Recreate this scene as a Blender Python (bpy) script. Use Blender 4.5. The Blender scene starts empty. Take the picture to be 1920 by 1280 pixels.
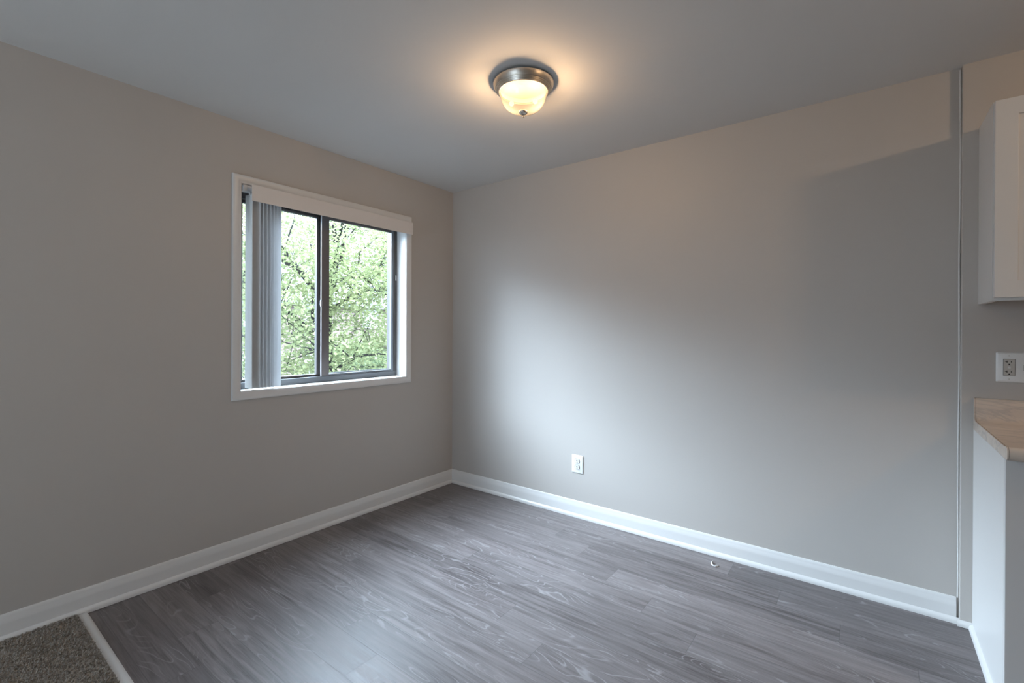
import bpy, math, random
import numpy as np
from mathutils import Vector, Matrix

sc = bpy.context.scene
col = sc.collection

# ------------------------------------------------------------------ camera
CAM = (2.8068, -2.8364, 1.2736)
YAW, PITCH, ROLL, FPX, SHIFT = -0.6539, -0.0018, 0.0044, 878.435, -17.37
_f = Vector((math.sin(YAW)*math.cos(PITCH), math.cos(YAW)*math.cos(PITCH), math.sin(PITCH)))
_r = Vector((math.cos(YAW), -math.sin(YAW), 0.0)); _u = _r.cross(_f)
_c, _s = math.cos(ROLL), math.sin(ROLL)
_rr, _uu = _c*_r + _s*_u, -_s*_r + _c*_u
cd = bpy.data.cameras.new('camera'); cam = bpy.data.objects.new('camera', cd); col.objects.link(cam)
cam.matrix_world = Matrix(((_rr.x, _uu.x, -_f.x, CAM[0]), (_rr.y, _uu.y, -_f.y, CAM[1]), (_rr.z, _uu.z, -_f.z, CAM[2]), (0, 0, 0, 1)))
cd.sensor_width = 36.0; cd.sensor_fit = 'HORIZONTAL'; cd.lens = FPX*36/1920
cd.shift_y = SHIFT/1920; cd.clip_start = 0.02; cd.clip_end = 400
sc.camera = cam

# ------------------------------------------------------------------ sky, lights, exposure
SKY_ZENITH = 32.0
SKY_GLOW = 74.0; GLOW_DIR = (-0.94, -0.17, 0.35)   # brighter cloud where the sun stands behind the overcast
SKY_HORIZON = 4.5
DINING_WATTS = 22.0
KITCHEN_WATTS = 66.0
sc.view_settings.view_transform = 'Standard'; sc.view_settings.look = 'None'
sc.view_settings.gamma = 1.0; sc.view_settings.use_curve_mapping = False
sc.view_settings.exposure = 0.06
sc.cycles.use_denoising = True
sc.cycles.max_bounces = 14; sc.cycles.diffuse_bounces = 8; sc.cycles.glossy_bounces = 4
sc.cycles.transparent_max_bounces = 24; sc.cycles.transmission_bounces = 6
sc.cycles.sample_clamp_indirect = 6.0
sc.cycles.caustics_reflective = False; sc.cycles.caustics_refractive = False

world = bpy.data.worlds.new('overcast_sky'); sc.world = world; world.use_nodes = True
nt = world.node_tree; nt.nodes.clear()
tc = nt.nodes.new('ShaderNodeTexCoord'); sep = nt.nodes.new('ShaderNodeSeparateXYZ')
rmp = nt.nodes.new('ShaderNodeMapRange'); rmp.inputs['From Min'].default_value = 0.32; rmp.inputs['From Max'].default_value = 0.75
rmp.interpolation_type = 'SMOOTHSTEP'
rmp.inputs['To Min'].default_value = SKY_HORIZON; rmp.inputs['To Max'].default_value = SKY_ZENITH
bg = nt.nodes.new('ShaderNodeBackground'); bg.inputs['Color'].default_value = (0.765, 0.92, 1.15, 1)
wo = nt.nodes.new('ShaderNodeOutputWorld')
nt.links.new(tc.outputs['Generated'], sep.inputs[0]); nt.links.new(sep.outputs['Z'], rmp.inputs['Value'])
dot = nt.nodes.new('ShaderNodeVectorMath'); dot.operation = 'DOT_PRODUCT'; dot.inputs[1].default_value = Vector(GLOW_DIR).normalized()
gr = nt.nodes.new('ShaderNodeMapRange'); gr.interpolation_type = 'SMOOTHSTEP'
gr.inputs['From Min'].default_value = 0.68; gr.inputs['From Max'].default_value = 0.98; gr.inputs['To Max'].default_value = SKY_GLOW
hz = nt.nodes.new('ShaderNodeMapRange'); hz.interpolation_type = 'SMOOTHSTEP'; hz.inputs['From Min'].default_value = 0.17; hz.inputs['From Max'].default_value = 0.38
ml = nt.nodes.new('ShaderNodeMath'); ml.operation = 'MULTIPLY_ADD'
nt.links.new(tc.outputs['Generated'], dot.inputs[0]); nt.links.new(dot.outputs['Value'], gr.inputs['Value']); nt.links.new(sep.outputs['Z'], hz.inputs['Value'])
nt.links.new(gr.outputs[0], ml.inputs[0]); nt.links.new(hz.outputs[0], ml.inputs[1]); nt.links.new(rmp.outputs[0], ml.inputs[2])
nt.links.new(ml.outputs[0], bg.inputs['Strength']); nt.links.new(bg.outputs[0], wo.inputs[0])

def portal(name, loc, rot, sx, sy):
    l = bpy.data.lights.new(name, 'AREA'); l.shape = 'RECTANGLE'; l.size = sx; l.size_y = sy
    l.cycles.is_portal = True
    o = bpy.data.objects.new(name, l); col.objects.link(o); o.location = loc; o.rotation_euler = rot
    return o
# sampling portals in the two glazed openings (they give no light of their own)
portal('daylight_portal', (-0.18, -1.09, 1.51), (0, math.radians(-90), 0), 1.25, 1.25)
FILL_DOOR = (0.5, 2.6, 0.05, 2.15)      # x0, x1, z0, z1 of an unseen glazed rear opening, added for fill daylight
REAR = -5.9
portal('fill_portal', ((FILL_DOOR[0]+FILL_DOOR[1])/2, REAR-0.1, (FILL_DOOR[2]+FILL_DOOR[3])/2), (math.radians(90), 0, 0), FILL_DOOR[1]-FILL_DOOR[0], FILL_DOOR[3]-FILL_DOOR[2])

H = 2.44          # ceiling height
EAST = 6.2        # unseen kitchen end wall
NOOK = 3.118      # where the kitchen wall steps forward
KY = -0.028       # face of the kitchen wall

# ------------------------------------------------------------------ mesh helpers
class MB:
    def __init__(self): self.v = []; self.f = []; self.m = []
    def add(self, vs, fs, mi=0):
        n = len(self.v); self.v += [tuple(p) for p in vs]
        self.f += [tuple(i+n for i in q) for q in fs]; self.m += [mi]*len(fs); return self
    def box(self, x0, x1, y0, y1, z0, z1, mi=0):
        if x0 > x1: x0, x1 = x1, x0
        if y0 > y1: y0, y1 = y1, y0
        if z0 > z1: z0, z1 = z1, z0
        vs = [(x0,y0,z0),(x1,y0,z0),(x1,y1,z0),(x0,y1,z0),(x0,y0,z1),(x1,y0,z1),(x1,y1,z1),(x0,y1,z1)]
        fs = [(0,3,2,1),(4,5,6,7),(0,1,5,4),(1,2,6,5),(2,3,7,6),(3,0,4,7)]
        return self.add(vs, fs, mi)
    def prism(self, prof, place, a, b, mi=0):
        """closed profile (u,v) swept from a to b; place(u,v,t) -> xyz"""
        n = len(prof)
        vs = [place(u, v, a) for u, v in prof] + [place(u, v, b) for u, v in prof]
        fs = [(i, (i+1) % n, (i+1) % n + n, i+n) for i in range(n)]
        fs += [tuple(range(n-1, -1, -1)), tuple(range(n, 2*n))]
        return self.add(vs, fs, mi)
    def ring(self, prof, place, r0, r1, s0, s1, mi=0):
        """closed profile (outward offset, height) swept round a rectangle with mitred corners"""
        n = len(prof); vs = []; fs = []
        for (sx, sy) in ((-1,-1),(1,-1),(1,1),(-1,1)):
            for o, h in prof:
                vs.append(place((r0-o) if sx < 0 else (r1+o), (s0-o) if sy < 0 else (s1+o), h))
        for c in range(4):
            d = (c+1) % 4
            for i in range(n):
                j = (i+1) % n; fs.append((c*n+i, c*n+j, d*n+j, d*n+i))
        return self.add(vs, fs, mi)
    def lathe(self, prof, cx, cy, seg=64, mi=0, ripple=None):
        vs = []; fs = []; n = len(prof)
        for k in range(seg):
            a = 2*math.pi*k/seg
            for i, (r, z) in enumerate(prof):
                rr = r if ripple is None else ripple(r, z, a, i)
                vs.append((cx+rr*math.cos(a), cy+rr*math.sin(a), z))
        for k in range(seg):
            l = (k+1) % seg
            for i in range(n-1): fs.append((k*n+i, l*n+i, l*n+i+1, k*n+i+1))
        return self.add(vs, fs, mi)
    def tube(self, pts, rad, seg=8, mi=0):
        pts = [Vector(p) for p in pts]; vs = []; fs = []; up = Vector((0.13, 0.21, 0.97))
        for i, p in enumerate(pts):
            t = (pts[min(i+1, len(pts)-1)] - pts[max(i-1, 0)]).normalized()
            a = t.cross(up)
            if a.length < 1e-3: a = t.cross(Vector((1, 0, 0)))
            a.normalize(); b = t.cross(a)
            for k in range(seg):
                w = 2*math.pi*k/seg
                vs.append(p + rad[i]*(math.cos(w)*a + math.sin(w)*b))
        for i in range(len(pts)-1):
            for k in range(seg):
                l = (k+1) % seg; fs.append((i*seg+k, i*seg+l, (i+1)*seg+l, (i+1)*seg+k))
        n = len(pts)-1
        fs += [tuple(range(seg-1, -1, -1)), tuple(n*seg+k for k in range(seg))]
        return self.add(vs, fs, mi)
    def build(self, name, mats, parent=None, smooth=None, bevel=0.0, bseg=2):
        me = bpy.data.meshes.new(name); me.from_pydata(self.v, [], self.f)
        for m in (mats if isinstance(mats, (list, tuple)) else [mats]): me.materials.append(m)
        me.polygons.foreach_set('material_index', self.m)
        import bmesh
        bm = bmesh.new(); bm.from_mesh(me); bmesh.ops.recalc_face_normals(bm, faces=bm.faces); bm.to_mesh(me); bm.free()
        o = bpy.data.objects.new(name, me); col.objects.link(o)
        if smooth is not None:
            me.polygons.foreach_set('use_smooth', [True]*len(me.polygons)); me.set_sharp_from_angle(angle=math.radians(smooth))
        if bevel > 0:
            b = o.modifiers.new('bevel', 'BEVEL'); b.width = bevel; b.segments = bseg; b.limit_method = 'ANGLE'; b.angle_limit = math.radians(40)
            b.harden_normals = False
        if parent is not None:
            o.parent = parent
            o.matrix_parent_inverse = Matrix.Translation(-Vector(parent.location)) if parent.parent is None else Matrix.Identity(4)
        return o

def empty(name, loc):
    o = bpy.data.objects.new(name, None); col.objects.link(o); o.location = loc; o.empty_display_size = 0.05; return o
def tag(o, label=None, cat=None, group=None, kind=None):
    if label: o['label'] = label
    if cat: o['category'] = cat
    if group: o['group'] = group
    if kind: o['kind'] = kind
    return o
def sub(o, p):
    """make o a sub-part of part p, staying where it is (all part meshes are in world coordinates)"""
    root = p.parent
    o.parent = p
    o.matrix_parent_inverse = Matrix.Identity(4)
    return o

# ------------------------------------------------------------------ materials
class N:
    def __init__(self, name):
        self.mat = bpy.data.materials.new(name); self.mat.use_nodes = True
        self.t = self.mat.node_tree; self.t.nodes.clear()
        self.out = self.n('OutputMaterial')
    def n(self, typ, **kw):
        x = self.t.nodes.new('ShaderNode'+typ)
        for k, v in kw.items(): setattr(x, k, v)
        return x
    def l(self, a, b): self.t.links.new(a, b)
    def set(self, node, key, val):
        if hasattr(val, 'is_linked') or isinstance(val, bpy.types.NodeSocket): self.l(val, node.inputs[key])
        else: node.inputs[key].default_value = val
    def math(self, op, a, b=0.0, c=None):
        m = self.n('Math', operation=op); self.set(m, 0, a); self.set(m, 1, b)
        if c is not None: self.set(m, 2, c)
        return m.outputs[0]
    def mix(self, fac, a, b):
        m = self.n('Mix', data_type='RGBA'); self.set(m, 0, fac); self.set(m, 6, a); self.set(m, 7, b); return m.outputs[2]
    def noise(self, vec, scale, detail=3.0, rough=0.55, dist=0.0):
        x = self.n('TexNoise'); self.set(x, 'Scale', scale); self.set(x, 'Detail', detail); self.set(x, 'Roughness', rough); self.set(x, 'Distortion', dist)
        if vec is not None: self.l(vec, x.inputs['Vector'])
        return x.outputs[0]
    def ramp(self, fac, lo, hi, a=0.0, b=1.0):
        r = self.n('MapRange'); r.interpolation_type = 'SMOOTHSTEP'
        self.set(r, 'Value', fac); self.set(r, 'From Min', lo); self.set(r, 'From Max', hi); self.set(r, 'To Min', a); self.set(r, 'To Max', b); return r.outputs[0]
    def schlick(self, f0=0.04):
        g = self.n('NewGeometry'); d = self.n('VectorMath', operation='DOT_PRODUCT'); self.l(g.outputs['Incoming'], d.inputs[0]); self.l(g.outputs['Normal'], d.inputs[1])
        k = self.math('SUBTRACT', 1.0, self.math('ABSOLUTE', d.outputs['Value']))
        return self.math('MULTIPLY_ADD', self.math('POWER', k, 5.0), 1.0-f0, f0)
    def obj(self): return self.n('TexCoord').outputs['Object']
    def pr(self, **kw):
        p = self.n('BsdfPrincipled')
        for k, v in kw.items(): self.set(p, k.replace('_', ' '), v)
        self.l(p.outputs[0], self.out.inputs[0]); return p
    def bump(self, p, h, strength=0.2, dist=0.002):
        b = self.n('Bump'); self.set(b, 'Strength', strength); self.set(b, 'Distance', dist); self.l(h, b.inputs['Height']); self.l(b.outputs[0], p.inputs['Normal'])

def rgb(r, g, b): return (r, g, b, 1.0)

def paint(name, c, rough=0.5, spec=0.35, var=0.03, bump=0.06, scale=60.0):
    m = N(name); co = m.obj()
    big = m.noise(co, 1.7, 2.0)
    k = m.math('MULTIPLY_ADD', big, 2*var, 1.0-var)
    cm = m.n('VectorMath', operation='SCALE'); cm.inputs[0].default_value = c[:3]; m.l(k, cm.inputs['Scale'])
    p = m.pr(Roughness=rough); p.inputs['Specular IOR Level'].default_value = spec
    m.l(cm.outputs[0], p.inputs['Base Color'])
    if bump: m.bump(p, m.noise(co, scale, 3.0), bump, 0.003)
    return m.mat

M_wall = paint('greige_wall_paint', rgb(0.487, 0.457, 0.427), 0.5, 0.4, 0.03, 0.08, 90)
M_wall2 = paint('greige_wall_paint_plain', rgb(0.487, 0.457, 0.427), 0.6, 0.3, 0.03, 0.0)
M_ceil = paint('white_ceiling_paint', rgb(0.68, 0.665, 0.65), 0.8, 0.2, 0.03, 0.08, 70)
M_trim = paint('white_gloss_trim', rgb(0.71, 0.70, 0.685), 0.32, 0.5, 0.02, 0.03, 40)
M_jamb = paint('white_jamb_paint', rgb(0.80, 0.795, 0.78), 0.4, 0.45, 0.02, 0.03, 40)
M_cab = paint('white_cabinet_lacquer', rgb(0.70, 0.685, 0.665), 0.38, 0.45, 0.015, 0.0)
M_plate = paint('white_plastic', rgb(0.74, 0.74, 0.73), 0.3, 0.5, 0.0, 0.0)
M_almond = paint('grey_almond_plastic', rgb(0.50, 0.47, 0.43), 0.4, 0.45, 0.0, 0.0)
M_slot = paint('dark_slot', rgb(0.02, 0.018, 0.016), 0.6, 0.2, 0.0, 0.0)
M_screw = paint('screw_metal', rgb(0.55, 0.53, 0.50), 0.35, 0.5, 0.0, 0.0)
M_rawwood = paint('unfinished_cabinet_underside', rgb(0.30, 0.19, 0.11), 0.6, 0.3, 0.08, 0.0)
M_dark = paint('dark_gap', rgb(0.05, 0.045, 0.04), 0.8, 0.1, 0.0, 0.0)
M_alu = paint('bronze_aluminium', rgb(0.070, 0.062, 0.060), 0.38, 0.6, 0.10, 0.05, 25)
M_alu_l = paint('worn_grey_aluminium', rgb(0.085, 0.088, 0.095), 0.38, 0.6, 0.12, 0.05, 25)
M_alu_s = paint('grey_sash_aluminium', rgb(0.16, 0.175, 0.20), 0.38, 0.6, 0.10, 0.0)
M_greyfront = paint('matte_grey_front', rgb(0.60, 0.585, 0.57), 0.5, 0.35, 0.02, 0.0)
M_alu_b = paint('brown_stile_aluminium', rgb(0.135, 0.118, 0.114), 0.38, 0.5, 0.10, 0.03, 25)
M_pan = paint('dimming_lamp_pan', rgb(0.14, 0.12, 0.10), 0.6, 0.2, 0.0, 0.0)  # coloured dark to hold down the glare inside the dome
M_clear = paint('bare_aluminium_edge', rgb(0.62, 0.63, 0.66), 0.35, 0.6, 0.05, 0.0)
M_valance = paint('white_vinyl', rgb(0.70, 0.665, 0.64), 0.45, 0.4, 0.0, 0.0)
M_paper = paint('white_scrap', rgb(0.85, 0.84, 0.82), 0.7, 0.2, 0.0, 0.0)

def m_slat():
    m = N('translucent_white_vinyl_slat')
    d = m.n('BsdfDiffuse'); d.inputs[0].default_value = rgb(0.80, 0.81, 0.82)
    t = m.n('BsdfTranslucent'); t.inputs[0].default_value = rgb(0.62, 0.65, 0.68)
    g = m.n('BsdfGlossy'); g.inputs['Roughness'].default_value = 0.35
    a = m.n('MixShader'); a.inputs[0].default_value = 0.02; m.l(d.outputs[0], a.inputs[1]); m.l(t.outputs[0], a.inputs[2])
    b = m.n('MixShader'); b.inputs[0].default_value = 0.05; m.l(a.outputs[0], b.inputs[1]); m.l(g.outputs[0], b.inputs[2])
    m.l(b.outputs[0], m.out.inputs[0]); return m.mat
M_slat = m_slat()

def m_glass(name, haze):
    m = N(name)
    tr = m.n('BsdfTransparent'); tr.inputs[0].default_value = rgb(0.93, 0.955, 0.94)
    gl = m.n('BsdfGlossy'); gl.inputs['Roughness'].default_value = 0.02
    fr = m.schlick()
    a = m.n('MixShader'); m.l(fr, a.inputs[0]); m.l(tr.outputs[0], a.inputs[1]); m.l(gl.outputs[0], a.inputs[2])
    if haze > 0:
        co = m.obj(); nz = m.ramp(m.noise(co, 4.0, 4.0), 0.3, 0.75, haze*0.5, haze*1.5)
        dd = m.n('BsdfTranslucent'); dd.inputs[0].default_value = rgb(0.8, 0.82, 0.82)
        b = m.n('MixShader'); m.l(nz, b.inputs[0]); m.l(a.outputs[0], b.inputs[1]); m.l(dd.outputs[0], b.inputs[2]); a = b
    m.l(a.outputs[0], m.out.inputs[0]); return m.mat
M_glass = m_glass('window_glass', 0.0)
M_glass_hazy = m_glass('hazy_window_glass', 0.0012)  # left pane carries a faint uneven translucent veil

def m_floor():
    m = N('grey_wood_plank_vinyl'); co = m.obj()
    sp = m.n('SeparateXYZ'); m.l(co, sp.inputs[0]); X, Y = sp.outputs[0], sp.outputs[1]
    W, L = 0.150, 1.22
    v = m.math('DIVIDE', m.math('ADD', Y, 0.19), W)           # row 0 lies just below y = -0.19
    row = m.math('FLOOR', v); fv = m.math('FRACT', v)
    u = m.math('DIVIDE', m.math('ADD', X, m.math('MULTIPLY_ADD', row, 0.247, -0.993)), L)
    cl = m.math('FLOOR', u); fu = m.math('FRACT', u)
    cid = m.n('CombineXYZ'); m.l(row, cid.inputs[0]); m.l(cl, cid.inputs[1])
    wn = m.n('TexWhiteNoise', noise_dimensions='2D'); m.l(cid.outputs[0], wn.inputs['Vector'])
    rid = wn.outputs['Value']
    # local plank coordinates with a random shift per plank
    pv = m.n('CombineXYZ'); m.l(m.math('MULTIPLY_ADD', rid, 37.0, X), pv.inputs[0]); m.l(m.math('MULTIPLY_ADD', rid, 11.0, Y), pv.inputs[1]); m.l(m.math('MULTIPLY', rid, 23.0), pv.inputs[2])
    def stretch(sx, sy):
        k = m.n('VectorMath', operation='MULTIPLY'); m.l(pv.outputs[0], k.inputs[0]); k.inputs[1].default_value = (sx, sy, 1.0); return k.outputs[0]
    streak = m.noise(stretch(1.6, 26.0), 1.6, 6.0, 0.62, 0.6)
    fine = m.noise(stretch(5.0, 160.0), 1.5, 3.0, 0.6)
    cloud = m.noise(stretch(1.3, 6.0), 1.2, 3.0, 0.5)
    field = m.noise(stretch(0.95, 4.8), 1.5, 2.2, 0.5, 0.35)
    rings = m.math('FRACT', m.math('MULTIPLY', field, 19.0))
    tri = m.math('ABSOLUTE', m.math('SUBTRACT', rings, 0.5))
    line = m.ramp(tri, 0.0, 0.12, 1.0, 0.0)
    mask = m.ramp(m.noise(stretch(1.6, 6.5), 1.2, 3.0, 0.6), 0.45, 0.62)
    line = m.math('MULTIPLY', line, mask)
    s1 = m.ramp(streak, 0.30, 0.72)
    c0 = m.mix(s1, rgb(0.070, 0.056, 0.055), rgb(0.205, 0.180, 0.178))
    c1 = m.mix(m.ramp(cloud, 0.3, 0.7, 0.0, 0.5), c0, rgb(0.158, 0.140, 0.139))
    c2 = m.mix(m.math('MULTIPLY', m.ramp(fine, 0.35, 0.65), 0.28), c1, rgb(0.22, 0.208, 0.208))
    tone = m.n('VectorMath', operation='SCALE'); m.l(c2, tone.inputs[0]); m.l(m.math('MULTIPLY_ADD', rid, 0.36, 0.90), tone.inputs['Scale'])
    c3 = m.mix(m.math('MULTIPLY', line, 0.55), tone.outputs[0], rgb(0.34, 0.325, 0.325))
    # joints
    dv = m.math('MULTIPLY', m.math('SUBTRACT', 0.5, m.math('ABSOLUTE', m.math('SUBTRACT', fv, 0.5))), W)
    du = m.math('MULTIPLY', m.math('SUBTRACT', 0.5, m.math('ABSOLUTE', m.math('SUBTRACT', fu, 0.5))), L)
    gap = m.ramp(m.math('MINIMUM', dv, du), 0.0006, 0.0022, 1.0, 0.0)
    c4 = m.mix(m.math('MULTIPLY', gap, 0.30), c3, rgb(0.03, 0.028, 0.028))
    rough = m.math('MULTIPLY_ADD', s1, 0.10, 0.38)
    p = m.pr(Roughness=rough); p.inputs['Specular IOR Level'].default_value = 0.38
    m.l(c4, p.inputs['Base Color'])
    h = m.math('SUBTRACT', m.math('ADD', m.math('MULTIPLY', streak, 0.5), m.math('MULTIPLY', fine, 0.3)), gap)
    m.bump(p, h, 0.18, 0.0015)
    return m.mat
M_floor = m_floor()

def m_carpet():
    m = N('grey_beige_carpet_pile'); co = m.obj()
    a = m.noise(co, 260.0, 2.0); b = m.noise(co, 9.0, 3.0)
    c = m.mix(m.ramp(a, 0.3, 0.7), rgb(0.27, 0.24, 0.205), rgb(0.60, 0.55, 0.49))
    c = m.mix(m.ramp(b, 0.35, 0.7, 0.0, 0.35), c, rgb(0.33, 0.30, 0.265))
    p = m.pr(Roughness=0.95); p.inputs['Specular IOR Level'].default_value = 0.1; m.l(c, p.inputs['Base Color'])
    m.bump(p, a, 0.5, 0.006); return m.mat
M_carpet = m_carpet()

def m_metal(name, c, rough):
    m = N(name); co = m.obj()
    k = m.n('VectorMath', operation='MULTIPLY'); m.l(co, k.inputs[0]); k.inputs[1].default_value = (1, 1, 12)
    nz = m.noise(k.outputs[0], 30.0, 3.0)
    p = m.pr(Metallic=1.0, Roughness=m.math('MULTIPLY_ADD', nz, 0.12, rough)); p.inputs['Base Color'].default_value = c; return m.mat
M_nickel = m_metal('brushed_nickel', rgb(0.60, 0.54, 0.47), 0.28)

def m_dome():
    m = N('ribbed_frosted_glass')
    tl = m.n('BsdfTranslucent'); tl.inputs[0].default_value = rgb(0.95, 0.88, 0.76)
    tr = m.n('BsdfTransparent'); tr.inputs[0].default_value = rgb(0.62, 0.58, 0.53)
    gl = m.n('BsdfGlossy'); gl.inputs['Roughness'].default_value = 0.12
    a = m.n('MixShader'); a.inputs[0].default_value = 0.978; m.l(tl.outputs[0], a.inputs[1]); m.l(tr.outputs[0], a.inputs[2])
    fr = m.schlick()
    b = m.n('MixShader'); m.l(fr, b.inputs[0]); m.l(a.outputs[0], b.inputs[1]); m.l(gl.outputs[0], b.inputs[2])
    m.l(b.outputs[0], m.out.inputs[0]); return m.mat
M_dome = m_dome()

def m_emit(name, c, s):
    m = N(name); e = m.n('Emission'); e.inputs[0].default_value = c; e.inputs[1].default_value = s; m.l(e.outputs[0], m.out.inputs[0]); return m.mat
M_bulb = m_emit('glowing_bulb', rgb(1.0, 0.74, 0.45), 2.2)

def m_marble():
    m = N('beige_marble_laminate'); co = m.obj()
    k = m.n('Mapping'); k.inputs['Rotation'].default_value = (0.15, 0.1, 0.45); k.inputs['Scale'].default_value = (1.2, 5.0, 5.0); m.l(co, k.inputs[0])
    a = m.noise(k.outputs[0], 2.2, 6.0, 0.6, 1.2)
    vein = m.ramp(m.math('ABSOLUTE', m.math('SUBTRACT', a, 0.52)), 0.0, 0.05, 1.0, 0.0)
    b = m.noise(k.outputs[0], 1.1, 3.0)
    c = m.mix(m.ramp(b, 0.35, 0.68), rgb(0.70, 0.61, 0.53), rgb(0.56, 0.48, 0.41))
    c = m.mix(m.math('MULTIPLY', vein, 0.5), c, rgb(0.36, 0.33, 0.31))
    p = m.pr(Roughness=0.35); p.inputs['Specular IOR Level'].default_value = 0.45; m.l(c, p.inputs['Base Color']); return m.mat
M_marble = m_marble()

def m_leaf(name, a, b):
    m = N(name); co = m.obj()
    c = m.mix(m.ramp(m.noise(co, 2.3, 4.0, 0.7), 0.35, 0.65), a, b)
    d = m.n('BsdfDiffuse'); m.l(c, d.inputs[0]); t = m.n('BsdfTranslucent'); m.l(c, t.inputs[0])
    x = m.n('MixShader'); x.inputs[0].default_value = 0.42; m.l(d.outputs[0], x.inputs[1]); m.l(t.outputs[0], x.inputs[2])
    m.l(x.outputs[0], m.out.inputs[0]); return m.mat
M_leaf = m_leaf('spring_maple_leaves', rgb(0.165, 0.195, 0.098), rgb(0.265, 0.290, 0.145))
M_leaf2 = m_leaf('deep_green_leaves', rgb(0.085, 0.115, 0.062), rgb(0.135, 0.165, 0.088))
M_bark = paint('grey_bark', rgb(0.020, 0.019, 0.019), 0.9, 0.1, 0.2, 0.3, 20)
M_grass = paint('asphalt', rgb(0.03, 0.031, 0.032), 0.9, 0.1, 0.2, 0.3, 8)
M_ashlar = paint('pale_window_paint', rgb(0.5, 0.5, 0.5), 0.6, 0.2, 0.0, 0.0)
M_roof = paint('grey_flat_roof', rgb(0.22, 0.22, 0.22), 0.9, 0.1, 0.1, 0.0)
M_pane_far = paint('far_window_glass', rgb(0.30, 0.33, 0.36), 0.1, 0.6, 0.05, 0.0)

def m_brick():
    m = N('red_brick'); co = m.obj()
    sp = m.n('SeparateXYZ'); m.l(co, sp.inputs[0]); cb = m.n('CombineXYZ'); m.l(sp.outputs[1], cb.inputs[0]); m.l(sp.outputs[2], cb.inputs[1])
    b = m.n('TexBrick'); m.l(cb.outputs[0], b.inputs['Vector']); b.inputs['Scale'].default_value = 1.0
    b.inputs['Brick Width'].default_value = 0.21; b.inputs['Row Height'].default_value = 0.075; b.inputs['Mortar Size'].default_value = 0.01
    b.inputs['Color1'].default_value = rgb(0.20, 0.135, 0.12); b.inputs['Color2'].default_value = rgb(0.23, 0.16, 0.145); b.inputs['Mortar'].default_value = rgb(0.24, 0.21, 0.20)
    p = m.pr(Roughness=0.9); p.inputs['Specular IOR Level'].default_value = 0.1; m.l(b.outputs[0], p.inputs['Base Color']); return m.mat
M_brick = m_brick()

# ------------------------------------------------------------------ room shell
WY0, WY1, WZ0, WZ1 = -1.679, -0.503, 0.927, 2.098      # opening of the window
WT = 0.17                                              # thickness of the outside wall
b = MB()
b.box(-WT, 0, REAR-0.2, WY0, -0.1, H+0.1).box(-WT, 0, WY1, 0.2, -0.1, H+0.1)
b.box(-WT, 0, WY0, WY1, -0.1, WZ0).box(-WT, 0, WY0, WY1, WZ1, H+0.1)
tag(b.build('wall_left', M_wall), 'greige painted wall on the left holding the window', kind='structure')
b = MB().box(0, NOOK, 0, 0.2, -0.1, H+0.1)
tag(b.build('wall_right', M_wall), 'long greige wall on the right of the corner', kind='structure')
b = MB().box(NOOK, EAST+0.2, KY, 0.2, -0.1, H+0.1)
tag(b.build('wall_kitchen', M_wall, bevel=0.004, bseg=3), 'greige kitchen wall stepping forward behind the white cabinets', kind='structure')
b = MB().box(EAST, EAST+0.2, REAR-0.2, KY, -0.1, H+0.1)
tag(b.build('wall_east', M_wall2), kind='structure')
b = MB().box(0, FILL_DOOR[0], REAR-0.2, REAR, -0.1, H+0.1).box(FILL_DOOR[1], EAST, REAR-0.2, REAR, -0.1, H+0.1)
b.box(FILL_DOOR[0], FILL_DOOR[1], REAR-0.2, REAR, FILL_DOOR[3], H+0.1).box(FILL_DOOR[0], FILL_DOOR[1], REAR-0.2, REAR, -0.1, FILL_DOOR[2])
tag(b.build('wall_rear', M_wall2), kind='structure')
pw = MB().ring([(-0.06, -0.03), (0.0, -0.03), (0.0, 0.03), (-0.06, 0.03)], lambda u, v, h: (u, REAR-0.1+h, v), FILL_DOOR[0], FILL_DOOR[1], FILL_DOOR[2], FILL_DOOR[3])
pw.box(1.52, 1.58, REAR-0.13, REAR-0.07, FILL_DOOR[2], FILL_DOOR[3])
door = tag(pw.build('fill_door_1', M_alu), kind='structure')  # unseen door, put in and sized to fill the room from behind
gl_ = MB().box(FILL_DOOR[0]+0.05, FILL_DOOR[1]-0.05, REAR-0.103, REAR-0.097, FILL_DOOR[2]+0.05, FILL_DOOR[3]-0.05).build('pane', M_glass); gl_.parent = door
b = MB().box(-0.05, EAST+0.1, REAR-0.1, 0.1, H, H+0.12)
tag(b.build('ceiling', M_ceil), 'plain white painted ceiling', kind='structure')
b = MB().box(-0.05, EAST+0.1, -2.345, 0.1, -0.08, 0.0)
tag(b.build('floor', M_floor), 'dark grey wood plank vinyl floor', kind='structure')

# carpet beyond the threshold: slab plus tufts where it can be seen
CZ = 0.010
rng = np.random.default_rng(5)
b = MB().box(0.001, EAST-0.001, REAR+0.001, -2.358, -0.06, CZ)
nt_ = 30000
px_ = rng.uniform(0.02, 1.25, nt_); py_ = -2.360 - rng.uniform(0, 1, nt_)**1.15*0.62
vs = np.zeros((nt_, 6, 3)); ang = rng.uniform(0, 6.283, nt_); ln = rng.uniform(0.005, 0.010, nt_); lean = rng.uniform(0, 0.006, nt_); la = rng.normal(0.5, 0.9, nt_)
wd = rng.uniform(0.0012, 0.0024, nt_)
dx, dy = np.cos(ang)*wd, np.sin(ang)*wd
for k, (t, w) in enumerate(((0, 1.0), (0, -1.0), (0.6, -1.1), (0.6, 1.1), (1.0, 0.5), (1.0, -0.5))):
    vs[:, k, 0] = px_ + dx*w + np.cos(la)*lean*t*t; vs[:, k, 1] = py_ + dy*w + np.sin(la)*lean*t*t; vs[:, k, 2] = CZ - 0.001 + ln*t
fs = [(6*i, 6*i+1, 6*i+2, 6*i+3) for i in range(nt_)] + [(6*i+3, 6*i+2, 6*i+5, 6*i+4) for i in range(nt_)]
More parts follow.
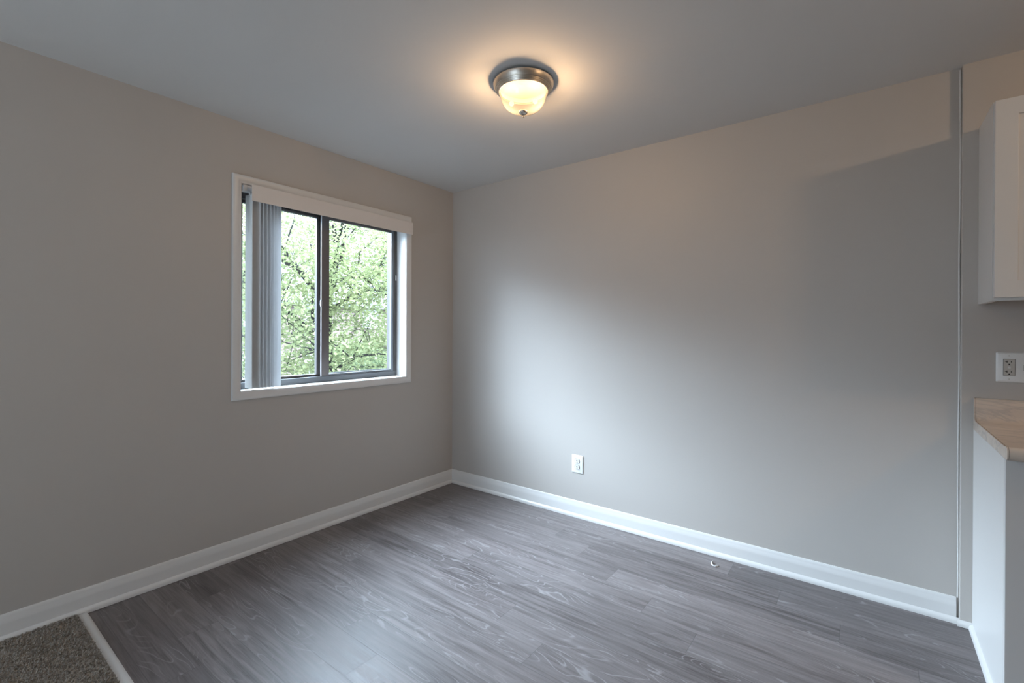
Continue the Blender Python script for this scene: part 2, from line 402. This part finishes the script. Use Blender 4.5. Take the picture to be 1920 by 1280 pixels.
b.add(vs.reshape(-1, 3).tolist(), fs)
carp = b.build('carpet', M_carpet)
tag(carp, 'grey beige cut pile carpet meeting the plank floor at lower left', 'carpet', kind='stuff')

# baseboards with a separate shoe moulding
BP = [(0, 0), (0.012, 0), (0.012, 0.070), (0.0115, 0.078), (0.0085, 0.090), (0.007, 0.098), (0.006, 0.106), (0.004, 0.110), (0, 0.111)]
SP = [(0.012, 0.0), (0.024, 0.0), (0.024, 0.008), (0.0225, 0.016), (0.019, 0.022), (0.012, 0.026)]
b = MB().prism(BP, lambda u, v, t: (u, t, v), REAR+0.001, 0.0)
bl = tag(b.build('baseboard_left', M_trim, smooth=35), 'white baseboard along the window wall', kind='structure')
o = MB().prism(SP, lambda u, v, t: (u, t, v+0.0015), REAR+0.001, -0.02).build('shoe_moulding', M_trim, smooth=35); o.parent = bl
b = MB().prism(BP, lambda u, v, t: (t, -u, v), 0.0, NOOK-0.008)
br = tag(b.build('baseboard_right', M_trim, smooth=35), 'white baseboard along the long right wall', kind='structure')
o = MB().prism(SP, lambda u, v, t: (t, -u-0.001, v+0.001), 0.02, NOOK+0.001).build('shoe_moulding', M_trim, smooth=35); o.parent = br
b = MB().prism([(u-0.012, v) for u, v in SP], lambda u, v, t: (t, KY-u, v+0.001), NOOK-0.008, 3.157)
tag(b.build('trim_1', M_trim, smooth=35), 'short white shoe moulding under the kitchen wall', kind='structure')
# caulk bead down the step in the wall
pts = [(NOOK-0.004+0.0012*math.sin(z*7), -0.005, z) for z in np.linspace(0.112, H-0.01, 40)]
tag(MB().tube(pts, [0.0035]*40, 6).build('trim_2', M_trim, smooth=60), 'white caulk bead down the step in the right wall', kind='structure')
# threshold strip between plank floor and carpet
TP = [(-2.357, 0.0), (-2.324, 0.0), (-2.324, 0.003), (-2.329, 0.008), (-2.337, 0.0105), (-2.347, 0.0095), (-2.357, 0.006)]
tag(MB().prism(TP, lambda u, v, t: (t, u, v), 0.026, EAST).build('threshold_strip', M_trim, smooth=35),
    'white threshold strip between carpet and plank floor', 'threshold strip')

# ------------------------------------------------------------------ window
win = tag(empty('window_1', (-0.1, (WY0+WY1)/2, WZ0)), 'white cased sliding window with dark frame in the left wall', kind='structure')
def wpart(mb, name, mat, **k): return mb.build(name, mat, win, **k)
YZ = lambda u, v, h: (h, u, v)
CP = [(-0.001, -0.004), (-0.001, 0.008), (0.003, 0.010), (0.012, 0.0105), (0.016, 0.013), (0.030, 0.0155), (0.040, 0.0155), (0.0445, 0.013), (0.046, 0.008), (0.046, -0.004)]
wpart(MB().ring(CP, YZ, WY0, WY1, WZ0, WZ1), 'casing', M_trim, smooth=30)
# painted reveal lining
wpart(MB().ring([(-0.0035, -0.105), (0.012, -0.105), (0.012, -0.001), (-0.0035, -0.001)], YZ, WY0, WY1, WZ0, WZ1), 'jamb_lining', M_jamb)
# outer frame: track at the bottom, head, side jambs
iy0, iy1, iz0, iz1 = WY0+0.0035, WY1-0.0035, WZ0+0.0035, WZ1-0.0035
wpart(MB().box(-0.165, -0.100, iy0, iy1, iz0, 0.968).box(-0.165, -0.160, iy0, iy1, 0.968, 0.985), 'frame_sill_track', M_alu_l, bevel=0.0015)
wpart(MB().box(-0.165, -0.100, iy0, iy1, 2.042, iz1), 'frame_head', M_alu, bevel=0.0015)
wpart(MB().box(-0.165, -0.100, iy1-0.030, iy1, 0.968, 2.042).box(-0.165, -0.128, iy1-0.042, iy1-0.030, 0.968, 2.042), 'frame_jamb', M_alu, bevel=0.0015)
wpart(MB().box(-0.165, -0.100, iy0, iy0+0.022, 0.968, 2.042), 'frame_jamb', M_alu, bevel=0.0015)
# right sash (inner track) and left sash (outer track)
def sash(y0, y1, z0, z1, x0, x1, sl, sr, rb, rt, mats, pane_mat, name):
    s = wpart(MB().box(x0, x1, y0, y0+sl, z0, z1), name, mats[0], bevel=0.0015)
    for nm, mb, mt in (('stile', MB().box(x0, x1, y1-sr, y1, z0, z1), mats[1]), ('bottom_rail', MB().box(x0, x1, y0+sl, y1-sr, z0, z0+rb), mats[2]), ('top_rail', MB().box(x0, x1, y0+sl, y1-sr, z1-rt, z1), mats[0])):
        sub(mb.build(nm, mt, None, bevel=0.0012), s)
    xm = (x0+x1)/2
    sub(MB().box(xm-0.002, xm+0.002, y0+sl-0.004, y1-sr+0.004, z0+rb-0.004, z1-rt+0.004).build('pane', pane_mat), s)
    return s
rs = sash(-1.129, iy1-0.030, 0.969, 2.041, -0.124, -0.103, 0.056, 0.020, 0.012, 0.018, (M_alu_b, M_alu_s, M_alu_l), M_glass, 'right_sash')
ls = sash(iy0+0.022, -1.098, 0.969, 2.041, -0.156, -0.130, 0.040, 0.050, 0.014, 0.016, (M_alu, M_alu, M_alu), M_glass_hazy, 'left_sash')
sub(MB().box(-0.108, -0.101, -1.1325, -1.1292, 0.970, 2.040).build('weather_strip', M_clear), rs)
sub(MB().box(-0.104, -0.096, -1.140, -1.129, 1.435, 1.475).build('latch', M_clear, bevel=0.001), rs)
wpart(MB().box(-0.101, -0.0965, iy1-0.016, iy1-0.006, 1.66, 1.70), 'keeper', M_clear, bevel=0.001)

# ------------------------------------------------------------------ vertical blind
vb = tag(empty('vertical_blind', (0.0, (WY0+WY1)/2, 2.09)), 'white vertical blind with its slats stacked at the left of the window', 'blind')
vb_r = MB().prism([(-0.030, 2.058), (0.018, 2.058), (0.018, 2.083), (0.012, 2.089), (-0.024, 2.089), (-0.030, 2.083)], lambda u, v, t: (u, t, v), iy0+0.004, iy1-0.004).build('headrail', M_clear, vb)
sub(MB().box(-0.028, 0.0195, iy0+0.0045, iy0+0.024, 2.056, 2.0885).build('end_cap', M_valance, None, bevel=0.002), vb_r)
sub(MB().box(0.018, 0.066, -1.50, -1.475, 2.082, 2.086).build('bracket', M_plate, None), vb_r)
sub(MB().box(0.018, 0.066, -0.72, -0.695, 2.082, 2.086).build('bracket', M_plate, None), vb_r)
VP = [(0.066, 1.996), (0.0695, 1.995), (0.0705, 1.998), (0.0705, 2.083), (0.0695, 2.086), (0.066, 2.0855), (0.0665, 2.06), (0.0665, 2.01)]
MB().prism(VP, lambda u, v, t: (u, t, v), -1.648, -0.494).build('valance', M_valance, vb)
NS = 8
for k in range(NS):
    yk = -1.632 if k == 0 else -1.607 + 0.0199*(k-1); th = 0.0 if k == 0 else math.radians(27 + 1.5*math.sin(k*2.1))
    w = 0.0885; n = 9; sagit = 0.007; front = []
    for i in range(n):
        s_ = -w/2 + w*i/(n-1); c_ = sagit*(1-(2*s_/w)**2)
        front.append((s_, c_))
    prof = front + [(a_, c_-0.0009) for a_, c_ in reversed(front)]
    xo = -0.004
    place = lambda u, v, t, yk=yk, th=th, xo=xo: (xo + u*math.cos(th) - v*math.sin(th), yk + u*math.sin(th) + v*math.cos(th), t)
    sl = MB().prism(prof, place, 0.943, 2.046).build('slat', M_slat, vb, smooth=50)
    sub(MB().box(xo-0.006, xo+0.006, yk+0.001, yk+0.006, 2.038, 2.060).build('hanger', M_plate), sl)

# ------------------------------------------------------------------ ceiling lights
def ceiling_light(cx, cy, label, watts):
    root = tag(empty('ceiling_light', (cx, cy, H)), label, 'light', 'dome ceiling lights')
    z = H
    MB().lathe([(0.0, z-0.001), (0.112, z-0.001), (0.1125, z-0.007), (0.136, z-0.0075), (0.1415, z-0.010), (0.1405, z-0.018), (0.1335, z-0.033), (0.1315, z-0.036),
                (0.1290, z-0.0352), (0.1268, z-0.0405), (0.1243, z-0.0397), (0.1222, z-0.0450), (0.1195, z-0.0442), (0.1172, z-0.0500), (0.1145, z-0.0515), (0.1120, z-0.0505), (0.1112, z-0.046)], cx, cy, 96).build('canopy', M_nickel, root, smooth=28)
    MB().lathe([(0.1111, z-0.0465), (0.109, z-0.024), (0.0, z-0.016)], cx, cy, 48).build('dimming_pan', M_pan, root, smooth=40)  # dark pan added to hide the brightly lit canopy behind the glass
    prof = []; R, D = 0.1095, 0.094
    for i in range(26):
        t = i/25*math.pi/2
        prof.append((R*math.cos(t)**0.55 if i < 25 else 0.004, z-0.044-D*math.sin(t)**1.12))
    rip = lambda r, z_, a, i: r + (0.0011*math.cos(64*(a + 0.05*i)) if 1 < i < 24 else 0.0)
    MB().lathe(prof, cx, cy, 288, ripple=rip).build('glass_dome', M_dome, root, smooth=80)
    fz = z-0.142
    MB().lathe([(0.0, fz+0.005), (0.017, fz+0.005), (0.0205, fz+0.002), (0.0205, fz-0.002), (0.018, fz-0.006), (0.012, fz-0.0095), (0.006, fz-0.011), (0.003, fz-0.0135), (0.0045, fz-0.0165), (0.0055, fz-0.021), (0.004, fz-0.0255), (0.0, fz-0.027)], cx, cy, 32).build('finial', M_nickel, root, smooth=40)
    bz = z-0.096
    for sgn in (-1, 1):
        bx, by = cx+sgn*0.056*math.cos(0.45), cy+sgn*0.056*math.sin(0.45)
        bp = [(0.0, 0.013)] + [(0.012*math.sin(a_), 0.012*math.cos(a_)) for a_ in np.linspace(0.25, math.pi-0.05, 14)] + [(0.0, -0.0125)]
        MB().lathe([(r_, bz+h_) for r_, h_ in bp], bx, by, 24).build('bulb', M_bulb, root, smooth=80)
        l = bpy.data.lights.new('bulb_light', 'POINT'); l.energy = watts/2; l.color = (1.0, 0.70, 0.42); l.shadow_soft_size = 0.022
        lo = bpy.data.objects.new('bulb_light', l); col.objects.link(lo); lo.location = (bx, by, bz-0.0005)
        lo.parent = root; lo.matrix_parent_inverse = Matrix.Translation(-root.location)
    return root
ceiling_light(1.511, -1.066, 'round nickel ceiling light with glowing ribbed glass dome above the empty floor', DINING_WATTS)
ceiling_light(4.62, -1.06, 'matching dome ceiling light further right over the kitchen floor beyond the cabinets', KITCHEN_WATTS)

# ------------------------------------------------------------------ outlets
def rrect(w, h, r, n=5):
    p = []
    for cx, cz, a0 in ((w/2-r, h/2-r, 0), (-w/2+r, h/2-r, 90), (-w/2+r, -h/2+r, 180), (w/2-r, -h/2+r, 270)):
        for i in range(n): a = math.radians(a0+90*i/(n-1)); p.append((cx+r*math.cos(a), cz+r*math.sin(a)))
    return p
def plate(mb, cx, y, cz, w, h, d):
    n = 20; outl = [rrect(w, h, 0.004), rrect(w, h, 0.004), rrect(w-0.006, h-0.006, 0.004), rrect(w-0.012, h-0.012, 0.004)]
    dep = [0, -d*0.45, -d*0.85, -d]
    vs = [(cx+u, y+dd, cz+v) for o_, dd in zip(outl, dep) for u, v in o_]; fs = []
    for k in range(3):
        for i in range(n): j = (i+1) % n; fs.append((k*n+i, k*n+j, (k+1)*n+j, (k+1)*n+i))
    fs.append(tuple(range(3*n, 4*n))); fs.append(tuple(range(n-1, -1, -1)))
    return mb.add(vs, fs)
YF = lambda y0, y1: (lambda u, v, t: (u, y0 + (y1-y0)*t, v))
ox, oz = 1.208, 0.363
ou = tag(empty('wall_outlet', (ox, 0, oz)), 'white duplex outlet low on the long right wall above the baseboard', 'outlet')
plate(MB(), ox, 0.0, oz, 0.088, 0.124, 0.006).build('cover_plate', M_plate, ou, smooth=25)
for s in (1, -1):
    cz = oz + s*0.0205
    prof = [(ox+0.0172*math.cos(a)*1.0, cz+max(-0.0135, min(0.0135, 0.0172*math.sin(a)))) for a in np.linspace(0, 2*math.pi, 40, endpoint=False)]
    r_ = MB().prism(prof, YF(-0.0055, -0.0090), 0, 1).build('receptacle', M_plate, ou, smooth=30)
    ringp = [(ox+0.0196*math.cos(a), cz+max(-0.0155, min(0.0155, 0.0196*math.sin(a)))) for a in np.linspace(0, 2*math.pi, 40, endpoint=False)]
    sub(MB().prism(ringp, YF(-0.0055, -0.0063), 0, 1).build('shadow_gap', M_slot), r_)
    sl = MB()
    for dx_, w_, h_ in ((-0.0063, 0.0022, 0.0085), (0.0063, 0.0022, 0.007)): sl.box(ox+dx_-w_/2, ox+dx_+w_/2, -0.0094, -0.0085, cz+0.003-h_/2, cz+0.003+h_/2)
    sl.prism([(ox+0.0026*math.cos(a), cz-0.0078+0.0026*math.sin(a)) for a in np.linspace(0, 2*math.pi, 14, endpoint=False)], YF(-0.0085, -0.0094), 0, 1)
    sub(sl.build('slots', M_slot), r_)
MB().prism([(ox+0.003*math.cos(a), oz+0.003*math.sin(a)) for a in np.linspace(0, 2*math.pi, 16, endpoint=False)], YF(-0.0055, -0.0072), 0, 1).build('screw', M_screw, ou)

gx, gz, gy = 3.286, 1.133, KY
go = tag(empty('outlet_plate', (gx, gy, gz)), 'two-gang white wall plate with grey receptacle above the countertop', 'outlet')
plate(MB(), gx, gy, gz, 0.122, 0.124, 0.0085).build('cover_plate', M_plate, go, smooth=25)
rx = gx-0.0235
def rec(x0, x1, z0, z1, ya, yb, m_, n_, par=None, bev=0.0008):
    o_ = MB().box(x0, x1, gy+ya, gy+yb, z0, z1).build(n_, m_, go if par is None else None, bevel=bev)
    return o_ if par is None else sub(o_, par)
r_ = rec(rx-0.0165, rx+0.0165, gz-0.0335, gz+0.0335, -0.0075, -0.0105, M_almond, 'receptacle')
rec(rx-0.0176, rx+0.0176, gz-0.0346, gz+0.0346, -0.0075, -0.0087, M_slot, 'shadow_gap', r_, 0)
for s in (1, -1):
    sl = MB(); zz = gz + s*0.0205
    sl.box(rx-0.0076, rx-0.0052, gy-0.0110, gy-0.010, zz-0.001, zz+0.0075).box(rx-0.0122, rx-0.0076, gy-0.0110, gy-0.010, zz+0.002, zz+0.0042).box(rx+0.0050, rx+0.0072, gy-0.0110, gy-0.010, zz-0.0005, zz+0.0065)
    sl.prism([(rx+0.0027*math.cos(a), zz-0.0078+0.0027*math.sin(a)) for a in np.linspace(0, 2*math.pi, 14, endpoint=False)], YF(gy-0.010, gy-0.0110), 0, 1)
    sub(sl.build('slots', M_slot), r_)
rec(rx-0.004, rx+0.004, gz-0.0035, gz-0.0005, -0.0105, -0.0115, M_plate, 'reset_button', r_)
rec(rx-0.004, rx+0.004, gz+0.0010, gz+0.0040, -0.0105, -0.0115, M_plate, 'test_button', r_)
tx = gx+0.0235
tg = rec(tx-0.0052, tx+0.0052, gz-0.012, gz+0.012, -0.0080, -0.0092, M_slot, 'toggle_slot')
sub(MB().prism([(gy-0.008, gz-0.009), (gy-0.0195, gz+0.003), (gy-0.0205, gz+0.007), (gy-0.008, gz+0.009)], lambda u, v, t: (t, u, v), tx-0.0042, tx+0.0042).build('toggle', M_plate), tg)
for x_, z_ in ((rx, 0.0485), (rx, -0.0485), (tx, 0.030), (tx, -0.030)):
    MB().prism([(x_+0.0026*math.cos(a), gz+z_+0.0026*math.sin(a)) for a in np.linspace(0, 2*math.pi, 16, endpoint=False)], YF(gy-0.0080, gy-0.0093), 0, 1).build('screw', M_screw, go)

# ------------------------------------------------------------------ kitchen cabinets
def shaker(root, name, x0, x1, z0, z1, yb, st=0.062, th=0.019):
    d = MB().ring([(-st, 0.0), (0.0, 0.0), (0.0, -th), (-st, -th)], lambda u, v, h: (u, yb+h, v), x0, x1, z0, z1).build(name, M_cab, root, bevel=0.0015)
    sub(MB().box(x0+st-0.004, x1-st+0.004, yb-0.004, yb-0.0105, z0+st-0.004, z1-st+0.004).build('panel', M_cab), d)
    return d
CX = 3.170
wc = tag(empty('wall_cabinet', (CX, KY, 1.397)), 'white shaker wall cabinet hanging on the kitchen wall at right edge', 'cabinet')
cw = 0.78
cb_ = MB().box(CX, CX+0.018, KY-0.001, -0.318, 1.397, 2.149).box(CX+cw-0.018, CX+cw, KY-0.001, -0.318, 1.397, 2.149)
cb_.box(CX+0.018, CX+cw-0.018, KY-0.001, -0.318, 2.131, 2.149).box(CX+0.018, CX+cw-0.018, KY-0.001, KY-0.012, 1.415, 2.131)
cb_.box(CX+0.018, CX+cw-0.018, -0.300, -0.318, 1.397, 1.431)
cb_.build('body', M_cab, wc)
MB().box(CX+0.018, CX+cw-0.018, KY-0.001, -0.300, 1.409, 1.425).build('underside', M_rawwood, wc)['label'] = 'unfinished brown wood underside'
shaker(wc, 'door', CX+0.003, CX+cw/2-0.0015, 1.408, 2.146, -0.321)
shaker(wc, 'door', CX+cw/2+0.0015, CX+cw-0.003, 1.408, 2.146, -0.321)

BX = 3.158
bc = tag(empty('base_cabinet', (BX, KY, 0.0)), 'white base cabinet under the marbled countertop at right edge', 'cabinet')
bw = 1.20
MB().box(BX, BX+0.016, KY-0.001, -0.6122, 0.0, 0.862).build('end_panel', M_cab, bc, bevel=0.001)
MB().box(BX+0.016, BX+bw, KY-0.001, -0.612, 0.10, 0.862).box(BX+0.016, BX+bw, KY-0.06, -0.545, 0.0, 0.10).build('body', M_cab, bc)
MB().box(BX, BX+0.62, -0.6124, -0.635, 0.0, 0.862).build('front_panel', M_greyfront, bc, bevel=0.0015)['label'] = 'plain matte grey front panel'
shaker(bc, 'door', BX+0.624, BX+bw-0.002, 0.105, 0.69, -0.613)
shaker(bc, 'drawer', BX+0.624, BX+bw-0.002, 0.694, 0.860, -0.613, 0.045)
MB().prism([(u-0.012, v) for u, v in SP], lambda u, v, t: (BX-u, t, v), -0.635, KY-0.0125).build('shoe_moulding', M_trim, bc, smooth=35)

ct = tag(empty('countertop', (BX, KY, 0.863)), 'beige marbled laminate countertop with low backsplash above the white base cabinet', 'countertop')
prof = [(-0.60, 0.863), (-0.655, 0.863), (-0.661, 0.866), (-0.664, 0.872), (-0.664, 0.893), (-0.661, 0.900), (-0.655, 0.9045), (-0.645, 0.906), (-0.635, 0.9045), (-0.62, 0.902), (-0.085, 0.902), (-0.066, 0.906), (-0.056, 0.918), (-0.053, 0.93), (-0.053, 0.990), (-0.050, 0.997), (-0.030, 0.997), (-0.030, 0.863)]
MB().prism(prof, lambda u, v, t: (t, u, v), BX+0.004, BX+bw).build('top', M_marble, ct, smooth=40)
MB().prism(prof, lambda u, v, t: (t, u, v), BX-0.0005, BX+0.0036).build('end_cap', M_marble, ct, smooth=40)
MB().prism([(u*1.0-0.0003*0, v+0.0004) for u, v in prof], lambda u, v, t: (t, u, v), BX+0.0034, BX+0.0042).build('seam', M_dark, ct)['label'] = 'dark glue line at the end cap'

# ------------------------------------------------------------------ scrap on the floor
pp = [(2.118, -0.098), (2.112, -0.112), (2.116, -0.128), (2.128, -0.140), (2.142, -0.142), (2.151, -0.134), (2.154, -0.122)]
vs = []; fs = []
hh = [0.011, 0.012, 0.010, 0.009, 0.007, 0.010, 0.006]
for i, (x, y) in enumerate(pp):
    t = (Vector(pp[min(i+1, 6)])-Vector(pp[max(i-1, 0)])).normalized(); nx, ny = -t.y*0.0012, t.x*0.0012
    lean = 0.004*math.sin(i)
    vs += [(x+nx, y+ny, 0.0005), (x+nx+lean, y+ny-0.003, hh[i]), (x-nx+lean, y-ny-0.003, hh[i]), (x-nx, y-ny, 0.0005)]
for i in range(6):
    for k in range(4): l = (k+1) % 4; fs.append((4*i+k, 4*i+l, 4*i+4+l, 4*i+4+k))
fs += [(3, 2, 1, 0), (24, 25, 26, 27)]
tag(MB().add(vs, fs).build('paper_scrap', M_paper, smooth=40), 'small curled white scrap lying on the plank floor near the right baseboard', 'scrap')

# ------------------------------------------------------------------ outside
tag(MB().box(-80, -WT, -60, 80, -3.4, -3.2).build('ground', M_grass), kind='structure')

def leaves(mb_pts, size, rs, seed):
    """maple-like folded leaves at the given points -> (verts, faces)"""
    r = np.random.default_rng(seed); n = len(mb_pts); P = np.array(mb_pts)
    nrm = r.normal(0, 1, (n, 3)); nrm[:, 2] = np.abs(nrm[:, 2])*0.7 + 0.7; nrm /= np.linalg.norm(nrm, axis=1)[:, None]
    d = r.normal(0, 1, (n, 3)); d[:, 2] -= 0.4; d -= (d*nrm).sum(1)[:, None]*nrm; d /= np.linalg.norm(d, axis=1)[:, None]
    e = np.cross(nrm, d); s = size*r.uniform(0.6, 1.35, n)[:, None]
    shape = [(-0.5, 0, 0), (-0.15, 0.50, 0.10), (0.22, 0.30, 0.08), (0.60, 0, -0.10), (0.22, -0.30, 0.08), (-0.15, -0.50, 0.10)]
    V = np.stack([P + s*(a*d + b_*e + c*nrm) for a, b_, c in shape], 1).reshape(-1, 3)
    F = [(6*i, 6*i+1, 6*i+2, 6*i+3) for i in range(n)] + [(6*i, 6*i+3, 6*i+4, 6*i+5) for i in range(n)]
    return V.tolist(), F

def tree(name, label, base, limbs, crown, nbranch, leaf_n, leaf_size, mat, seed):
    """limbs: hand laid (points, r0, r1); crown: (centre, radii) that the twigs fill"""
    rnd = random.Random(seed); root = tag(empty(name, base), label, 'tree', 'trees outside the window')
    w = MB(); nodes = []
    for pts, r0, r1 in limbs:
        P = [Vector(p) for p in pts]; dense = []
        for i in range(len(P)-1):
            p0 = P[max(i-1, 0)]; p1, p2 = P[i], P[i+1]; p3 = P[min(i+2, len(P)-1)]
            for k in range(5):
                t = k/5; dense.append(0.5*((2*p1) + (-p0+p2)*t + (2*p0-5*p1+4*p2-p3)*t*t + (-p0+3*p1-3*p2+p3)*t**3))
        dense.append(P[-1]); n = len(dense)
        w.tube(dense, [r0+(r1-r0)*i/(n-1) for i in range(n)], 9)
        nodes += [(p, r0+(r1-r0)*i/(n-1)) for i, p in enumerate(dense)]
    c, rad = Vector(crown[0]), Vector(crown[1]); tips = []
    nodes = [nd for nd in nodes if nd[0].z > c.z-rad.z*1.1]
    for _ in range(nbranch):
        while True:
            q = Vector((rnd.uniform(-1, 1), rnd.uniform(-1, 1), rnd.uniform(-1, 1)))
            if 0.25 < q.length < 1: break
        tip = Vector((c.x+q.x*rad.x, c.y+q.y*rad.y, c.z+q.z*rad.z))
        best = min(rnd.sample(nodes, min(len(nodes), 26)), key=lambda nd: (nd[0]-tip).length + max(0, nd[0].z-tip.z)*0.5)
        a = best[0]; mid = a.lerp(tip, 0.5) + Vector((rnd.uniform(-.2, .2), rnd.uniform(-.2, .2), rnd.uniform(0, .3)))*min(1.0, (tip-a).length*0.5)
        r0 = max(0.008, min(best[1]*0.6, 0.012*(tip-a).length+0.006)); pts = [a.lerp(mid, t/3) if t < 3 else mid.lerp(tip, (t-3)/3) for t in range(7)]
        w.tube(pts, [r0*(1-0.8*i/6) for i in range(7)], 5)
        nodes += [(p, r0*0.6) for p in pts[2:]]
        tips += [(tip, 1.0), (mid.lerp(tip, 0.5), 0.6)]
    w.build('trunk', M_bark, root, smooth=60)
    L = []
    tot = sum(x[1] for x in tips)
    for t, wt in tips:
        for _ in range(int(leaf_n*wt/tot)):
            L.append((t.x+rnd.gauss(0, 0.26), t.y+rnd.gauss(0, 0.26), t.z+rnd.gauss(0, 0.13)))
    v, f = leaves(L, leaf_size, None, seed)
    MB().add(v, f).build('foliage', mat, root)
    return root

mx = -6.0
limbs = [
    ([(-6.2, 2.30, -3.2), (-6.1, 2.36, -1.2), (-6.0, 2.40, 0.40), (-6.0, 2.39, 1.27), (-6.0, 2.42, 1.92), (-6.0, 2.53, 2.25)], 0.19, 0.12),
    ([(-6.0, 2.50, 2.20), (-6.05, 2.66, 2.55), (-6.15, 2.75, 2.95), (-6.2, 2.73, 3.37), (-6.3, 2.70, 4.1), (-6.4, 2.6, 4.7)], 0.075, 0.02),
    ([(-6.0, 2.52, 2.20), (-5.9, 2.72, 2.34), (-5.8, 3.08, 2.39), (-5.75, 3.40, 2.27), (-5.7, 3.92, 1.93), (-5.6, 4.3, 1.7)], 0.036, 0.014),
    ([(-6.0, 2.39, 1.55), (-5.85, 2.52, 1.72), (-5.75, 2.89, 2.02), (-5.7, 3.23, 2.14), (-5.7, 3.57, 2.16), (-5.7, 4.3, 2.2)], 0.042, 0.012),
    ([(-6.0, 2.41, 1.70), (-6.1, 2.22, 2.12), (-6.2, 1.95, 2.48), (-6.3, 1.77, 2.67), (-6.3, 1.75, 2.80), (-6.4, 1.55, 3.15), (-6.5, 1.2, 4.2)], 0.075, 0.018),
    ([(-6.0, 2.40, 1.35), (-5.9, 2.10, 1.48), (-5.9, 2.09, 1.90), (-6.0, 2.2, 2.3), (-6.1, 2.15, 3.0)], 0.040, 0.012),
    ([(-6.15, 2.85, 2.75), (-6.2, 2.98, 3.31), (-6.2, 2.99, 3.53), (-6.2, 3.2, 4.8)], 0.045, 0.012),
    ([(-6.0, 2.40, 1.0), (-6.3, 1.7, 1.7), (-6.6, 0.9, 2.2), (-6.8, 0.2, 2.9)], 0.055, 0.014),
    ([(-6.0, 2.40, 0.6), (-5.3, 2.0, 0.9), (-4.9, 1.6, 0.95), (-4.7, 1.2, 0.9)], 0.045, 0.012),
    ([(-6.0, 2.40, 0.3), (-5.5, 2.7, 0.7), (-5.2, 3.1, 0.8), (-5.1, 3.5, 0.75)], 0.040, 0.012),
    ([(-6.0, 2.42, 1.9), (-5.2, 2.2, 3.0), (-4.6, 2.1, 3.8)], 0.05, 0.015),
]
tree('maple_tree', 'pale green maple tree with grey branches filling the window view', (-6.2, 2.30, -3.2), limbs, ((-6.2, 2.4, 2.3), (2.2, 3.3, 2.5)), 340, 44000, 0.058, M_leaf, 11)
limbs2 = [([(-12.5, 8.2, -3.2), (-12.5, 8.1, -1.5), (-12.4, 8.2, 0.5)], 0.16, 0.05), ([(-12.5, 8.1, -1.3), (-12.0, 7.4, -0.3), (-11.8, 7.0, 0.6)], 0.08, 0.02), ([(-12.5, 8.1, -1.0), (-12.8, 8.8, -0.2), (-13.0, 9.3, 0.5)], 0.07, 0.02)]
tree('small_tree', 'low bushy deep green tree standing beyond the maple before the brick building', (-12.5, 8.2, -3.2), limbs2, ((-12.4, 7.7, -0.5), (1.6, 2.2, 1.3)), 110, 9000, 0.11, M_leaf2, 21)
limbs3 = [([(-17.0, 3.2, -3.2), (-17.0, 3.3, 0.0), (-16.9, 3.4, 2.0), (-16.9, 3.5, 4.5)], 0.2, 0.05), ([(-17.0, 3.3, 0.0), (-16.6, 4.2, 1.6), (-16.4, 4.9, 2.8)], 0.09, 0.02), ([(-17.0, 3.3, 0.4), (-17.3, 2.4, 2.0), (-17.4, 1.7, 3.2)], 0.09, 0.02), ([(-16.9, 3.4, 2.0), (-16.5, 4.4, 3.4), (-16.4, 5.2, 4.2)], 0.06, 0.02)]
tree('tall_tree', 'tall green tree further back seen through the left pane', (-17.0, 3.2, -3.2), limbs3, ((-16.8, 3.4, 2.6), (2.4, 2.8, 3.4)), 200, 16000, 0.11, M_leaf2, 31)

bd = tag(empty('brick_building', (-27, 16, -3.2)), 'red brick apartment block behind the trees outside the window', 'building')
MB().box(-33, -24, 3.0, 30.0, -3.2, 2.75).build('wall', M_brick, bd)
MB().box(-33.2, -23.75, 2.8, 30.2, 2.75, 3.0).build('roof', M_roof, bd)
for wy in (7.6, 11.7, 15.8, 19.9):
    for wz in (1.55, -1.3):
        fr_ = MB().ring([(-0.09, 0.0), (0.0, 0.0), (0.0, 0.06), (-0.09, 0.06)], lambda u, v, h: (-24+h, u, v), wy, wy+1.25, wz, wz+1.15).build('window', M_ashlar, bd)
        sub(MB().box(-24.0, -23.97, wy+0.06, wy+1.19, wz+0.06, wz+1.09).build('pane', M_ashlar), fr_)
        sub(MB().box(-24.0, -23.88, wy-0.08, wy+1.33, wz-0.12, wz).build('sill', M_ashlar), fr_)
